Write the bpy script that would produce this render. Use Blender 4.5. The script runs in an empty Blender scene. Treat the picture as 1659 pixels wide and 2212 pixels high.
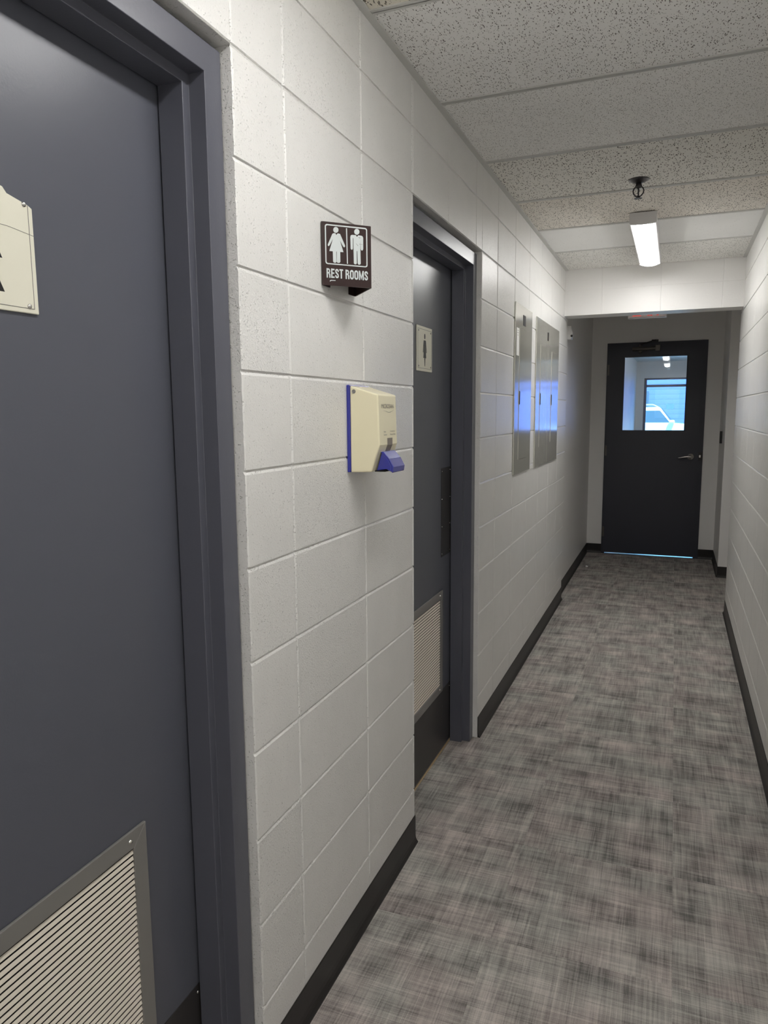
import bpy, bmesh, math, random
from mathutils import Vector, Matrix
random.seed(7)
C = bpy.context.scene
COL = C.collection

# ---------------------------------------------------------------- camera
W_PX, F_PX = 1659.0, 1569.686
CX, CY, CZ = 0.8106, -1.4802, 1.5428
PITCH, ROLL, YAW = 1.43447, -0.008037, 0.378485
cd = bpy.data.cameras.new('camera'); cam = bpy.data.objects.new('camera', cd); COL.objects.link(cam)
cd.sensor_fit = 'HORIZONTAL'; cd.sensor_width = 36.0; cd.lens = 36.0 * F_PX / W_PX
cd.clip_start = 0.02; cd.clip_end = 200
def rotm():
    # world = Rz(c) @ Rx(a) @ Rz(b), as fitted to the block courses
    return Matrix.Rotation(ROLLZ[2], 3, 'Z') @ Matrix.Rotation(ROLLZ[0], 3, 'X') @ Matrix.Rotation(ROLLZ[1], 3, 'Z')
ROLLZ = (PITCH, ROLL, YAW)
cam.matrix_world = Matrix.Translation((CX, CY, CZ)) @ rotm().to_4x4()
C.camera = cam

# ---------------------------------------------------------------- world, sun, exposure
LAMP = 29.0          # strength of the ceiling diffusers
wd = bpy.data.worlds.new('world'); C.world = wd; wd.use_nodes = True
bgn = wd.node_tree.nodes['Background']
bgn.inputs[0].default_value = (0.20, 0.66, 1.0, 1); bgn.inputs[1].default_value = 6.0
sl = bpy.data.lights.new('sun', 'SUN'); sl.energy = 7.0; sl.angle = 0.01; sl.color = (1.0, 0.97, 0.93)
so = bpy.data.objects.new('sun', sl); COL.objects.link(so)
so.rotation_euler = (math.radians(38), 0, math.radians(25))
C.view_settings.view_transform = 'Standard'; C.view_settings.look = 'None'
C.view_settings.exposure = 0.22; C.cycles.max_bounces = 16; C.cycles.diffuse_bounces = 10; C.view_settings.gamma = 1.0; C.view_settings.use_curve_mapping = False

# ---------------------------------------------------------------- dimensions
B = 0.2032                       # block course
XW = 1.228                       # right wall
ZC = 2.587                       # ceiling
YB, YBB = 4.302, 4.50            # beam front / back
ZB = 2.256                       # beam underside
YE = 6.66                        # end wall
XF = -0.118                      # face of the two side doors
YBACK = -3.6

# ---------------------------------------------------------------- helpers
def link(o): COL.objects.link(o); return o
def tag(o, label=None, cat=None, group=None, kind=None):
    if label: o['label'] = label
    if cat: o['category'] = cat
    if group: o['group'] = group
    if kind: o['kind'] = kind
    return o
def empty(name, loc):
    o = link(bpy.data.objects.new(name, None)); o.location = loc; o.empty_display_size = .05
    return o
class MB:
    def __init__(s): s.v = []; s.f = []; s.sm = []
    def add(s, vs, fs, smooth=False):
        n = len(s.v); s.v += [tuple(v) for v in vs]; s.f += [tuple(i + n for i in f) for f in fs]; s.sm += [smooth] * len(fs); return s
    def box(s, a, b):
        x0, x1 = sorted((a[0], b[0])); y0, y1 = sorted((a[1], b[1])); z0, z1 = sorted((a[2], b[2]))
        return s.add([(x0,y0,z0),(x1,y0,z0),(x1,y1,z0),(x0,y1,z0),(x0,y0,z1),(x1,y0,z1),(x1,y1,z1),(x0,y1,z1)],
                     [(0,3,2,1),(4,5,6,7),(0,1,5,4),(1,2,6,5),(2,3,7,6),(3,0,4,7)])
    def quad(s, *p): return s.add(p, [(0,1,2,3)])
    def prism(s, poly, d):           # poly: 3d points (planar), d: extrusion vector
        n = len(poly); d = Vector(d); vs = [Vector(p) for p in poly] + [Vector(p) + d for p in poly]
        fs = [tuple(range(n))[::-1], tuple(range(n, 2*n))] + [(i, (i+1) % n, (i+1) % n + n, i + n) for i in range(n)]
        return s.add(vs, fs)
    def tube(s, pts, r, n=12, caps=True):
        pts = [Vector(p) for p in pts]; rs = r if isinstance(r, (list, tuple)) else [r]*len(pts)
        vs = []; fs = []
        ref = None
        for i, p in enumerate(pts):
            t = (pts[min(i+1, len(pts)-1)] - pts[max(i-1, 0)]).normalized()
            if ref is None: ref = t.orthogonal().normalized()
            ref = (ref - t * ref.dot(t)).normalized(); b = t.cross(ref)
            for k in range(n):
                a = 2*math.pi*k/n; vs.append(p + (ref*math.cos(a) + b*math.sin(a))*rs[i])
        for i in range(len(pts)-1):
            for k in range(n): fs.append((i*n+k, i*n+(k+1) % n, (i+1)*n+(k+1) % n, (i+1)*n+k))
        s.add(vs, fs, True)
        if caps:
            m = len(pts)
            s.add([vs[k] for k in range(n)], [tuple(range(n))[::-1]]); s.add([vs[(m-1)*n+k] for k in range(n)], [tuple(range(n))])
        return s
    def lathe(s, c, prof, axis='z', n=24):   # prof: (radius, offset along axis)
        c = Vector(c); ax = {'x': Vector((1,0,0)), 'y': Vector((0,1,0)), 'z': Vector((0,0,1)), '-x': Vector((-1,0,0)), '-y': Vector((0,-1,0))}[axis] if isinstance(axis, str) else Vector(axis).normalized()
        u = ax.orthogonal().normalized(); w = ax.cross(u); vs = []; fs = []
        for r, h in prof:
            for k in range(n):
                a = 2*math.pi*k/n; vs.append(c + ax*h + (u*math.cos(a) + w*math.sin(a))*max(r, 1e-5))
        for i in range(len(prof)-1):
            for k in range(n): fs.append((i*n+k, i*n+(k+1) % n, (i+1)*n+(k+1) % n, (i+1)*n+k))
        return s.add(vs, fs, True)
    def build(s, name, mat, parent=None, bevel=0, label=None, seg=2):
        o0 = Vector((0,0,0))
        if parent is not None:
            p = parent
            while p.parent: p = p.parent
            o0 = Vector(p.location)
        me = bpy.data.meshes.new(name); me.from_pydata([tuple(Vector(v) - o0) for v in s.v], [], s.f)
        for i, p in enumerate(me.polygons): p.use_smooth = s.sm[i]
        me.materials.append(mat)
        bm = bmesh.new(); bm.from_mesh(me); bmesh.ops.recalc_face_normals(bm, faces=bm.faces); bm.to_mesh(me); bm.free()
        o = link(bpy.data.objects.new(name, me))
        if parent is not None: o.parent = parent
        if bevel:
            m = o.modifiers.new('bevel', 'BEVEL'); m.width = bevel; m.segments = seg; m.limit_method = 'ANGLE'; m.angle_limit = math.radians(40)
            m.harden_normals = False
        if label: o['label'] = label
        return o
def arc(cx, cy, r, a0, a1, n=8):
    return [(cx + r*math.cos(math.radians(a0 + (a1-a0)*i/n)), cy + r*math.sin(math.radians(a0 + (a1-a0)*i/n))) for i in range(n+1)]
def text_mesh(s, size, offset=0.0, sx=1.0, spacing=1.0):
    """outline of a word as (verts2d, faces), centred, fitted to height `size`"""
    cu = bpy.data.curves.new('t', 'FONT'); cu.body = s; cu.size = 1; cu.offset = offset; cu.space_character = spacing; cu.resolution_u = 4
    o = link(bpy.data.objects.new('t', cu)); bpy.context.view_layer.update()
    me = bpy.data.meshes.new_from_object(o.evaluated_get(bpy.context.evaluated_depsgraph_get()))
    vs = [(v.co.x, v.co.y) for v in me.vertices]; fs = [tuple(p.vertices) for p in me.polygons]
    bpy.data.objects.remove(o); bpy.data.curves.remove(cu); bpy.data.meshes.remove(me)
    x0 = min(v[0] for v in vs); x1 = max(v[0] for v in vs); y0 = min(v[1] for v in vs); y1 = max(v[1] for v in vs)
    k = size/(y1-y0)
    return [((x-(x0+x1)/2)*k*sx, (y-(y0+y1)/2)*k) for x, y in vs], fs, (x1-x0)*k*sx

# ---------------------------------------------------------------- materials
def new_mat(name):
    m = bpy.data.materials.new(name); m.use_nodes = True
    return m, m.node_tree, m.node_tree.nodes['Principled BSDF']
def plain(name, col, rough=.5, metal=0.0, spec=.5, emit=None, es=0, bump=0, bscale=200, coat=0):
    m, nt, p = new_mat(name)
    p.inputs['Base Color'].default_value = (*col, 1); p.inputs['Roughness'].default_value = rough
    p.inputs['Metallic'].default_value = metal; p.inputs['Specular IOR Level'].default_value = spec
    if coat: p.inputs['Coat Weight'].default_value = coat
    if emit: p.inputs['Emission Color'].default_value = (*emit, 1); p.inputs['Emission Strength'].default_value = es
    if bump:
        tc = N(nt, 'ShaderNodeTexCoord'); nz = N(nt, 'ShaderNodeTexNoise', Scale=bscale, Detail=2.0)
        nt.links.new(tc.outputs['Object'], nz.inputs['Vector'])
        bp = N(nt, 'ShaderNodeBump', Strength=1.0, Distance=bump)
        nt.links.new(nz.outputs['Fac'], bp.inputs['Height']); nt.links.new(bp.outputs['Normal'], p.inputs['Normal'])
    return m
def N(nt, t, **kw):
    n = nt.nodes.new(t)
    for k, v in kw.items():
        if k in n.inputs: n.inputs[k].default_value = v
        else: setattr(n, k, v)
    return n
def math_(nt, op, a, b=None, clamp=False):
    n = nt.nodes.new('ShaderNodeMath'); n.operation = op; n.use_clamp = clamp
    for i, x in enumerate((a, b)):
        if x is None: continue
        if isinstance(x, (int, float)): n.inputs[i].default_value = x
        else: nt.links.new(x, n.inputs[i])
    return n.outputs[0]
def ramp(nt, src, stops):
    r = nt.nodes.new('ShaderNodeValToRGB'); e = r.color_ramp.elements
    while len(e) > 1: e.remove(e[-1])
    e[0].position = stops[0][0]; e[0].color = (*stops[0][1], 1)
    for p, c in stops[1:]:
        x = e.new(p); x.color = (*c, 1)
    nt.links.new(src, r.inputs[0]); return r.outputs[0]
def g(v): return (v, v, v)
def mapping(nt, src, scale=(1,1,1), loc=(0,0,0), rot=(0,0,0)):
    m = nt.nodes.new('ShaderNodeMapping'); m.inputs['Scale'].default_value = scale; m.inputs['Location'].default_value = loc; m.inputs['Rotation'].default_value = rot
    nt.links.new(src, m.inputs['Vector']); return m.outputs[0]

def block_paint(name, yoff, swap=False):
    """satin off-white paint over porous concrete block; every block has its own amount of pits"""
    m, nt, p = new_mat(name); L = nt.links
    tc = N(nt, 'ShaderNodeTexCoord'); ob = tc.outputs['Object']
    sep = N(nt, 'ShaderNodeSeparateXYZ'); L.new(ob, sep.inputs[0])
    along = sep.outputs['X'] if swap else sep.outputs['Y']
    bi = math_(nt, 'FLOOR', math_(nt, 'DIVIDE', math_(nt, 'SUBTRACT', along, yoff), 2*B))
    bj = math_(nt, 'FLOOR', math_(nt, 'DIVIDE', sep.outputs['Z'], B))
    cmb = N(nt, 'ShaderNodeCombineXYZ'); L.new(bi, cmb.inputs[0]); L.new(bj, cmb.inputs[1])
    wn = N(nt, 'ShaderNodeTexWhiteNoise'); L.new(cmb.outputs[0], wn.inputs['Vector'])
    rnd = wn.outputs['Value']
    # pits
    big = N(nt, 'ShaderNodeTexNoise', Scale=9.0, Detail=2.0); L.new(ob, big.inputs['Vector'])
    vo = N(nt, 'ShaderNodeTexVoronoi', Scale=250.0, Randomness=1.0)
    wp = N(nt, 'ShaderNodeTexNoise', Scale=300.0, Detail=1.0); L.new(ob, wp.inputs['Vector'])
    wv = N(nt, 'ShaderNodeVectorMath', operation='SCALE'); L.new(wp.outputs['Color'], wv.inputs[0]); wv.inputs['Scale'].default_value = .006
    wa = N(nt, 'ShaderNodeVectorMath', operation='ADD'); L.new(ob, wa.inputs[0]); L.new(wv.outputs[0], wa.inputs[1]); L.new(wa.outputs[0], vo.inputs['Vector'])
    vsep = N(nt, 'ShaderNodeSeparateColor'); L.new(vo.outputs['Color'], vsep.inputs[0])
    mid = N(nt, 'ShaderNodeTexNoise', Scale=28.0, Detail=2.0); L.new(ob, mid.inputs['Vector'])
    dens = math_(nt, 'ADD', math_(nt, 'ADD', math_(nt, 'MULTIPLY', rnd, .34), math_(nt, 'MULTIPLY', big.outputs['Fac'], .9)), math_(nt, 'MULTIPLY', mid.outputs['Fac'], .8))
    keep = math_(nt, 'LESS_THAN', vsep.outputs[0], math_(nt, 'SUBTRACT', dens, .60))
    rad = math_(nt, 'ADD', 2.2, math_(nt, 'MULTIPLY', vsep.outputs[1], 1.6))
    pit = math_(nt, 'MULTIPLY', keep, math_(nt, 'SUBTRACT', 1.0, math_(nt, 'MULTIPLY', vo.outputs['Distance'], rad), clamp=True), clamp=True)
    nz = N(nt, 'ShaderNodeTexNoise', Scale=230.0, Detail=2.0, Roughness=.55); L.new(ob, nz.inputs['Vector'])
    nz2 = N(nt, 'ShaderNodeTexNoise', Scale=45.0, Detail=2.0); L.new(ob, nz2.inputs['Vector'])
    h = math_(nt, 'ADD', math_(nt, 'MULTIPLY', nz.outputs['Fac'], math_(nt, 'ADD', math_(nt, 'MULTIPLY', rnd, .75), .35)), math_(nt, 'MULTIPLY', nz2.outputs['Fac'], .35))
    h = math_(nt, 'SUBTRACT', h, math_(nt, 'MULTIPLY', pit, 1.5))
    bp = N(nt, 'ShaderNodeBump', Strength=1.0, Distance=.0016)
    L.new(h, bp.inputs['Height']); L.new(bp.outputs['Normal'], p.inputs['Normal'])
    c = ramp(nt, big.outputs['Fac'], [(.3, (.755,.748,.728)), (.7, (.785,.778,.757))])
    mxp = N(nt, 'ShaderNodeMix', data_type='RGBA'); L.new(math_(nt, 'MULTIPLY', pit, .55), mxp.inputs[0]); L.new(c, mxp.inputs[6]); mxp.inputs[7].default_value = (.42,.40,.36,1)  # pit occlusion painted into the base colour as a darker tone
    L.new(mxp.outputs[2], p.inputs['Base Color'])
    p.inputs['Roughness'].default_value = .31; p.inputs['Specular IOR Level'].default_value = .5
    return m
M = {}
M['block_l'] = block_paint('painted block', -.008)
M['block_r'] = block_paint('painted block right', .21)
M['drywall'] = plain('painted plaster', (.79,.78,.765), .42, bump=.0006, bscale=120)
M['door'] = plain('blue grey enamel', (.096,.101,.124), .30, bump=.00012, bscale=260)
M['frame'] = plain('blue grey frame enamel', (.102,.105,.130), .30, bump=.00015, bscale=150)
M['door_end'] = plain('dark navy enamel', (.030,.032,.046), .42, bump=.0001, bscale=200)
M['base'] = plain('black rubber', (.015,.0135,.013), .42)
M['kick'] = plain('dark laminate', (.020,.019,.019), .38)
def kickmat():
    m, nt, p = new_mat('scuffed dark laminate'); L = nt.links
    tc = N(nt, 'ShaderNodeTexCoord')
    a = N(nt, 'ShaderNodeTexNoise', Scale=1.0, Detail=3.0); L.new(mapping(nt, tc.outputs['Object'], (1, 60, 14), rot=(.5, 0, 0)), a.inputs['Vector'])
    b = N(nt, 'ShaderNodeTexNoise', Scale=6.0, Detail=2.0); L.new(tc.outputs['Object'], b.inputs['Vector'])
    f = math_(nt, 'MULTIPLY', math_(nt, 'MULTIPLY', math_(nt, 'SUBTRACT', a.outputs['Fac'], .66, clamp=True), 6.0, clamp=True), math_(nt, 'GREATER_THAN', b.outputs['Fac'], .52))
    mx = N(nt, 'ShaderNodeMix', data_type='RGBA'); L.new(f, mx.inputs[0]); mx.inputs[6].default_value = (.032,.029,.028,1); mx.inputs[7].default_value = (.20,.19,.18,1)
    L.new(mx.outputs[2], p.inputs['Base Color']); p.inputs['Roughness'].default_value = .36; return m
M['kick'] = kickmat()
M['slat'] = plain('tan enamel', (.80,.74,.64), .45)
M['lframe'] = plain('anodised grey', (.27,.262,.25), .36, metal=.35)
M['screw'] = plain('bright screw', (.75,.73,.70), .18, metal=1)
M['cream'] = plain('cream plastic', (.82,.76,.54), .35, coat=.2)
M['cream2'] = plain('ivory plate', (.76,.74,.62), .38)
M['black'] = plain('black print', (.012,.011,.012), .4)
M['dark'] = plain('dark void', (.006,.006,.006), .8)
M['white'] = plain('white plastic', (.74,.74,.73), .4)
M['whiteprint'] = plain('white print', (.58,.62,.62), .45)
M['brown'] = plain('brown plastic', (.030,.014,.013), .33, spec=.35)
M['blue'] = plain('blue plastic', (.022,.028,.30), .22, coat=.5)
M['grey_print'] = plain('grey print', (.16,.15,.14), .5)
M['smoke'] = plain('smoked window', (.20,.17,.14), .25)
M['chrome'] = plain('satin chrome', (.62,.60,.57), .25, metal=1)
M['closer'] = plain('bronze metal', (.14,.13,.12), .35, metal=.8)
M['tee'] = plain('ceiling tee', (.60,.60,.58), .45)
M['lampbody'] = plain('lamp housing', (.72,.71,.72), .4)
M['diffuser'] = plain('lit diffuser', (.9,.9,.9), .4, emit=(1.0,.988,.965), es=LAMP)
M['paper'] = plain('paper', (.85,.85,.83), .7)
M['wood'] = plain('tan threshold', (.42,.31,.18), .5)
M['alu'] = plain('threshold metal', (.45,.47,.5), .3, metal=.9)
M['asphalt'] = plain('asphalt', (.20,.20,.20), .9, bump=.003, bscale=60)
M['carpaint'] = plain('white car paint', (.85,.85,.84), .15, coat=1)
M['carglass'] = plain('car glass', (.03,.05,.07), .05, spec=.9)
M['tyre'] = plain('tyre', (.02,.02,.02), .8)
M['sprink'] = plain('sprinkler metal', (.10,.095,.10), .28, metal=.9)

def stainless():
    m, nt, p = new_mat('brushed steel'); L = nt.links
    tc = N(nt, 'ShaderNodeTexCoord')
    nz = N(nt, 'ShaderNodeTexNoise', Scale=1.0, Detail=3.0); L.new(mapping(nt, tc.outputs['Object'], (1, 260, 2.0)), nz.inputs['Vector'])
    p.inputs['Base Color'].default_value = (.70,.69,.63,1); p.inputs['Metallic'].default_value = .5
    L.new(math_(nt, 'ADD', math_(nt, 'MULTIPLY', nz.outputs['Fac'], .07), .10), p.inputs['Roughness'])
    bp = N(nt, 'ShaderNodeBump', Strength=.5, Distance=.0001); L.new(nz.outputs['Fac'], bp.inputs['Height']); L.new(bp.outputs['Normal'], p.inputs['Normal'])
    return m
M['steel'] = stainless()
def glass(name, tint=(1,1,1)):
    m, nt, p = new_mat(name); nt.nodes.remove(p); L = nt.links
    t = N(nt, 'ShaderNodeBsdfTransparent'); t.inputs[0].default_value = (*tint, 1)
    gl = N(nt, 'ShaderNodeBsdfGlossy'); gl.inputs['Roughness'].default_value = .02
    fr = N(nt, 'ShaderNodeFresnel'); fr.inputs[0].default_value = 1.45
    mx = N(nt, 'ShaderNodeMixShader'); L.new(fr.outputs[0], mx.inputs[0]); L.new(t.outputs[0], mx.inputs[1]); L.new(gl.outputs[0], mx.inputs[2])
    L.new(mx.outputs[0], nt.nodes['Material Output'].inputs[0]); return m
M['glass'] = glass('clear glass', (.93,.96,1.0))

def carpet():
    m, nt, p = new_mat('woven carpet tile'); L = nt.links
    tc = N(nt, 'ShaderNodeTexCoord'); ob = tc.outputs['Object']
    sep = N(nt, 'ShaderNodeSeparateXYZ'); L.new(ob, sep.inputs[0])
    T = .50
    tx = math_(nt, 'FLOOR', math_(nt, 'DIVIDE', math_(nt, 'ADD', sep.outputs['X'], .13), T))
    ty = math_(nt, 'FLOOR', math_(nt, 'DIVIDE', math_(nt, 'ADD', sep.outputs['Y'], .05), T))
    cmb = N(nt, 'ShaderNodeCombineXYZ'); L.new(tx, cmb.inputs[0]); L.new(ty, cmb.inputs[1])
    wn = N(nt, 'ShaderNodeTexWhiteNoise'); L.new(cmb.outputs[0], wn.inputs['Vector'])
    off = N(nt, 'ShaderNodeVectorMath', operation='SCALE'); L.new(wn.outputs['Color'], off.inputs[0]); off.inputs['Scale'].default_value = 7.0
    vec = N(nt, 'ShaderNodeVectorMath', operation='ADD'); L.new(ob, vec.inputs[0]); L.new(off.outputs[0], vec.inputs[1]); v = vec.outputs[0]
    def nz(scale, det=2.0, rough=.5, src=v):
        n = N(nt, 'ShaderNodeTexNoise', Scale=1.0, Detail=det, Roughness=rough); L.new(mapping(nt, src, scale), n.inputs['Vector']); return n.outputs['Fac']
    sx = nz((7, 260, 1), 2.0, .6); sy = nz((260, 7, 1), 2.0, .6)           # fine threads both ways
    bx = nz((4, 70, 1), 2.0); by = nz((70, 4, 1), 2.0)
    pa = nz((5, 14, 1), 1.0); pb = nz((14, 5, 1), 1.0)                      # woven blotches
    pat = math_(nt, 'MULTIPLY', math_(nt, 'ADD', pa, pb), .5)
    thr = math_(nt, 'ADD', math_(nt, 'MULTIPLY', math_(nt, 'ADD', sx, sy), .5), math_(nt, 'MULTIPLY', math_(nt, 'SUBTRACT', math_(nt, 'ADD', bx, by), 1.0), .35))
    pile = nz((700, 700, 700), 2.0, src=ob)
    val = math_(nt, 'ADD', math_(nt, 'MULTIPLY', math_(nt, 'SUBTRACT', thr, .5), 1.5), math_(nt, 'MULTIPLY', math_(nt, 'SUBTRACT', pat, .5), 1.4))
    val = math_(nt, 'ADD', val, math_(nt, 'MULTIPLY', math_(nt, 'SUBTRACT', pile, .5), .8))
    val = math_(nt, 'ADD', val, .5, clamp=True)
    c = ramp(nt, val, [(.08, (.13,.123,.119)), (.38, (.285,.270,.256)), (.62, (.405,.382,.360)), (.95, (.58,.55,.51))])
    hue = nz((5, 5, 1), 1.0)
    tint = ramp(nt, hue, [(.36, (.97,.985,.97)), (.5, (1.0,.98,.97)), (.64, (1.03,.97,.97))])
    mul = N(nt, 'ShaderNodeMix', data_type='RGBA', blend_type='MULTIPLY'); mul.inputs[0].default_value = 1
    L.new(c, mul.inputs[6]); L.new(tint, mul.inputs[7]); L.new(mul.outputs[2], p.inputs['Base Color'])
    p.inputs['Roughness'].default_value = .9; p.inputs['Specular IOR Level'].default_value = .25
    bp = N(nt, 'ShaderNodeBump', Strength=.6, Distance=.002); L.new(val, bp.inputs['Height']); L.new(bp.outputs['Normal'], p.inputs['Normal'])
    return m
M['carpet'] = carpet()

def tile_mat(name, col, fiss, pins, size):
    """mineral fibre ceiling tile: short random fissures (fiss) and pin holes (pins)"""
    m, nt, p = new_mat(name); L = nt.links
    tc = N(nt, 'ShaderNodeTexCoord'); ob = tc.outputs['Object']
    h = None
    warp = N(nt, 'ShaderNodeTexNoise', Scale=30.0); L.new(ob, warp.inputs['Vector'])
    wv = N(nt, 'ShaderNodeVectorMath', operation='SCALE'); L.new(warp.outputs['Color'], wv.inputs[0]); wv.inputs['Scale'].default_value = .022
    ov = N(nt, 'ShaderNodeVectorMath', operation='ADD'); L.new(ob, ov.inputs[0]); L.new(wv.outputs[0], ov.inputs[1])
    def holes(rot, sc, thr, cell, seed):
        v = N(nt, 'ShaderNodeTexVoronoi', Scale=1.0, Randomness=1.0)
        L.new(mapping(nt, ov.outputs[0], sc, (seed, seed*.7, 0), (0, 0, rot)), v.inputs['Vector'])
        s = N(nt, 'ShaderNodeSeparateColor'); L.new(v.outputs['Color'], s.inputs[0])
        return math_(nt, 'MULTIPLY', math_(nt, 'LESS_THAN', s.outputs[0], cell), math_(nt, 'LESS_THAN', v.outputs['Distance'], thr))
    parts = []
    if fiss:
        k = 1/size
        for rot, sd in ((.35, 1.3), (.75, 4.1), (-.15, 7.7), (.5, 2.9)):
            parts.append(holes(rot, (150*k, 44*k, 1), .22, fiss, sd))
    if pins: parts.append(holes(0, (230, 230, 1), .30, pins, 3.0))
    for q in parts: h = q if h is None else math_(nt, 'MAXIMUM', h, q)
    big = N(nt, 'ShaderNodeTexNoise', Scale=2.5, Detail=2.0); L.new(ob, big.inputs['Vector'])
    basec = ramp(nt, big.outputs['Fac'], [(.3, tuple(x*.95 for x in col)), (.7, col)])
    if h is not None:
        mx = N(nt, 'ShaderNodeMix', data_type='RGBA'); L.new(math_(nt, 'MULTIPLY', h, .85), mx.inputs[0]); L.new(basec, mx.inputs[6]); mx.inputs[7].default_value = (.07,.06,.045,1)
        L.new(mx.outputs[2], p.inputs['Base Color'])
    else: L.new(basec, p.inputs['Base Color'])
    fine = N(nt, 'ShaderNodeTexNoise', Scale=400.0); L.new(ob, fine.inputs['Vector'])
    hh = math_(nt, 'MULTIPLY', fine.outputs['Fac'], .3)
    if h is not None: hh = math_(nt, 'SUBTRACT', hh, h)
    bp = N(nt, 'ShaderNodeBump', Strength=1, Distance=.001); L.new(hh, bp.inputs['Height']); L.new(bp.outputs['Normal'], p.inputs['Normal'])
    p.inputs['Roughness'].default_value = .85; p.inputs['Specular IOR Level'].default_value = .2
    return m

# ---------------------------------------------------------------- block walls (real tooled joints)
BED = ((-1, 0), (-.5, .30), (.0, .75), (.45, 1), (.72, 1), (.86, 0))
HEAD = ((-1, 0), (-.55, .72), (-.15, 1), (.15, 1), (.55, .72), (1, 0))
def cuts(a, b, joints, w, d, prof=HEAD):
    """sorted list of (coordinate, depth) including the concave joint profile"""
    pts = {round(a, 5): 0.0, round(b, 5): 0.0}
    for j in joints:
        for o, k in prof:
            c = j + o*w
            if a < c < b: pts[round(c, 5)] = d*k
    return sorted(pts.items())
def block_wall(name, mat, fn, a0, a1, z0, z1, vj, hj, holes, jag=True, depth=.2, vw=.0062, vd=.0026, hw=.0060, hd=.0042, label=None):
    """fn(a, z, d) -> world point; d positive = into the wall; holes = [(a0,a1,z0,z1)]"""
    A = dict(cuts(a0, a1, vj, vw, vd)); Z = dict(cuts(z0, z1, hj, hw, hd, BED))
    for h in holes:
        for e in h[:2]:
            for dd in (0, -.004, .004):
                if a0 <= e+dd <= a1: A.setdefault(round(e+dd, 5), 0.0)
        for e in h[2:]:
            if z0 < e < z1: Z[round(e, 5)] = 0.0
    if jag:
        z = z0
        while z < z1:
            if not any(abs(z-k) < .004 for k in Z): Z[round(z, 5)] = 0.0
            z += .0085
    aa = sorted(A.items()); zz = sorted(Z.items()); vs = []; fs = []
    edge = [round(e, 5) for h in holes for e in h[:2]]
    idx = {}
    rnd = random.Random(3)
    for i, (a, da) in enumerate(aa):
        for j, (z, dz) in enumerate(zz):
            a2 = a; d = max(da, dz)
            if jag and a in edge and z > .02:
                d = d + .0012 + rnd.uniform(0, .0016)
                a2 = a
            idx[i, j] = len(vs); vs.append(fn(a2, z, d))
    inside = lambda a, z: any(h[0] < a < h[1] and h[2] < z < h[3] for h in holes)
    solid = {}
    for i in range(len(aa)-1):
        for j in range(len(zz)-1):
            s = not inside((aa[i][0]+aa[i+1][0])/2, (zz[j][0]+zz[j+1][0])/2); solid[i, j] = s
            if s: fs.append((idx[i, j], idx[i+1, j], idx[i+1, j+1], idx[i, j+1]))
    back = {}
    def bk(i, j):
        if (i, j) not in back:
            back[i, j] = len(vs); vs.append(fn(aa[i][0], zz[j][0], depth))
        return back[i, j]
    for i in range(len(aa)-1):
        for j in range(len(zz)-1):
            if solid[i, j]: continue
            if solid.get((i-1, j)): fs.append((idx[i, j], idx[i, j+1], bk(i, j+1), bk(i, j)))
            if solid.get((i+1, j)): fs.append((idx[i+1, j], idx[i+1, j+1], bk(i+1, j+1), bk(i+1, j)))
            if solid.get((i, j+1)): fs.append((idx[i, j+1], idx[i+1, j+1], bk(i+1, j+1), bk(i, j+1)))
    m = MB(); m.add(vs, fs)
    # far end return of the wall
    m.quad(fn(a1, z0, 0), fn(a1, z1, 0), fn(a1, z1, depth), fn(a1, z0, depth))
    o = m.build(name, mat); tag(o, label, None, None, 'structure'); return o

courses = [k*B for k in range(1, 13)]
vjl = [-.008 + 2*B*k*1.0 for k in range(-9, 12)]
D1 = (-1.232, -.206)                # rough opening of the near door
D2 = (.835, 1.742)                  # rough opening of the women's door
vj_left = [.0-.008, .413] + [-.008 - 2*B*k for k in range(1, 9)] + [.413 + .4085*k for k in range(1, 10)]
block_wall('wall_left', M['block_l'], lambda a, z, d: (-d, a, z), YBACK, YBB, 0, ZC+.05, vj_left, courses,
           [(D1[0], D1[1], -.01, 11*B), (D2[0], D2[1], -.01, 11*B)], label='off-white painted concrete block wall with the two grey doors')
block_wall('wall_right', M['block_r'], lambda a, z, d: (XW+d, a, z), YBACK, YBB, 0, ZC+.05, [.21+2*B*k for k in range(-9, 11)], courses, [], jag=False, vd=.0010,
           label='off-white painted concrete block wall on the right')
# ---------------------------------------------------------------- beam over the alcove
xbj = [.27-.4064, .27, .665, 1.06]
bw = MB()
A = cuts(0, XW, [.27, .68, 1.09], .004, .0012); Z = cuts(ZB, ZC+.05, [12*B], .004, .0008)
vs = [(a, YB+max(da, dz), z) for a, da in A for z, dz in Z]; nz_ = len(Z)
bw.add(vs, [(i*nz_+j, (i+1)*nz_+j, (i+1)*nz_+j+1, i*nz_+j+1) for i in range(len(A)-1) for j in range(nz_-1)])
bw.quad((0,YB,ZB), (XW,YB,ZB), (XW,YBB,ZB), (0,YBB,ZB)); bw.quad((0,YBB,ZB), (XW,YBB,ZB), (XW,YBB,ZC+.05), (0,YBB,ZC+.05))
tag(bw.build('wall_header', M['drywall']), 'painted block beam crossing the corridor before the end door', kind='structure')
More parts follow.
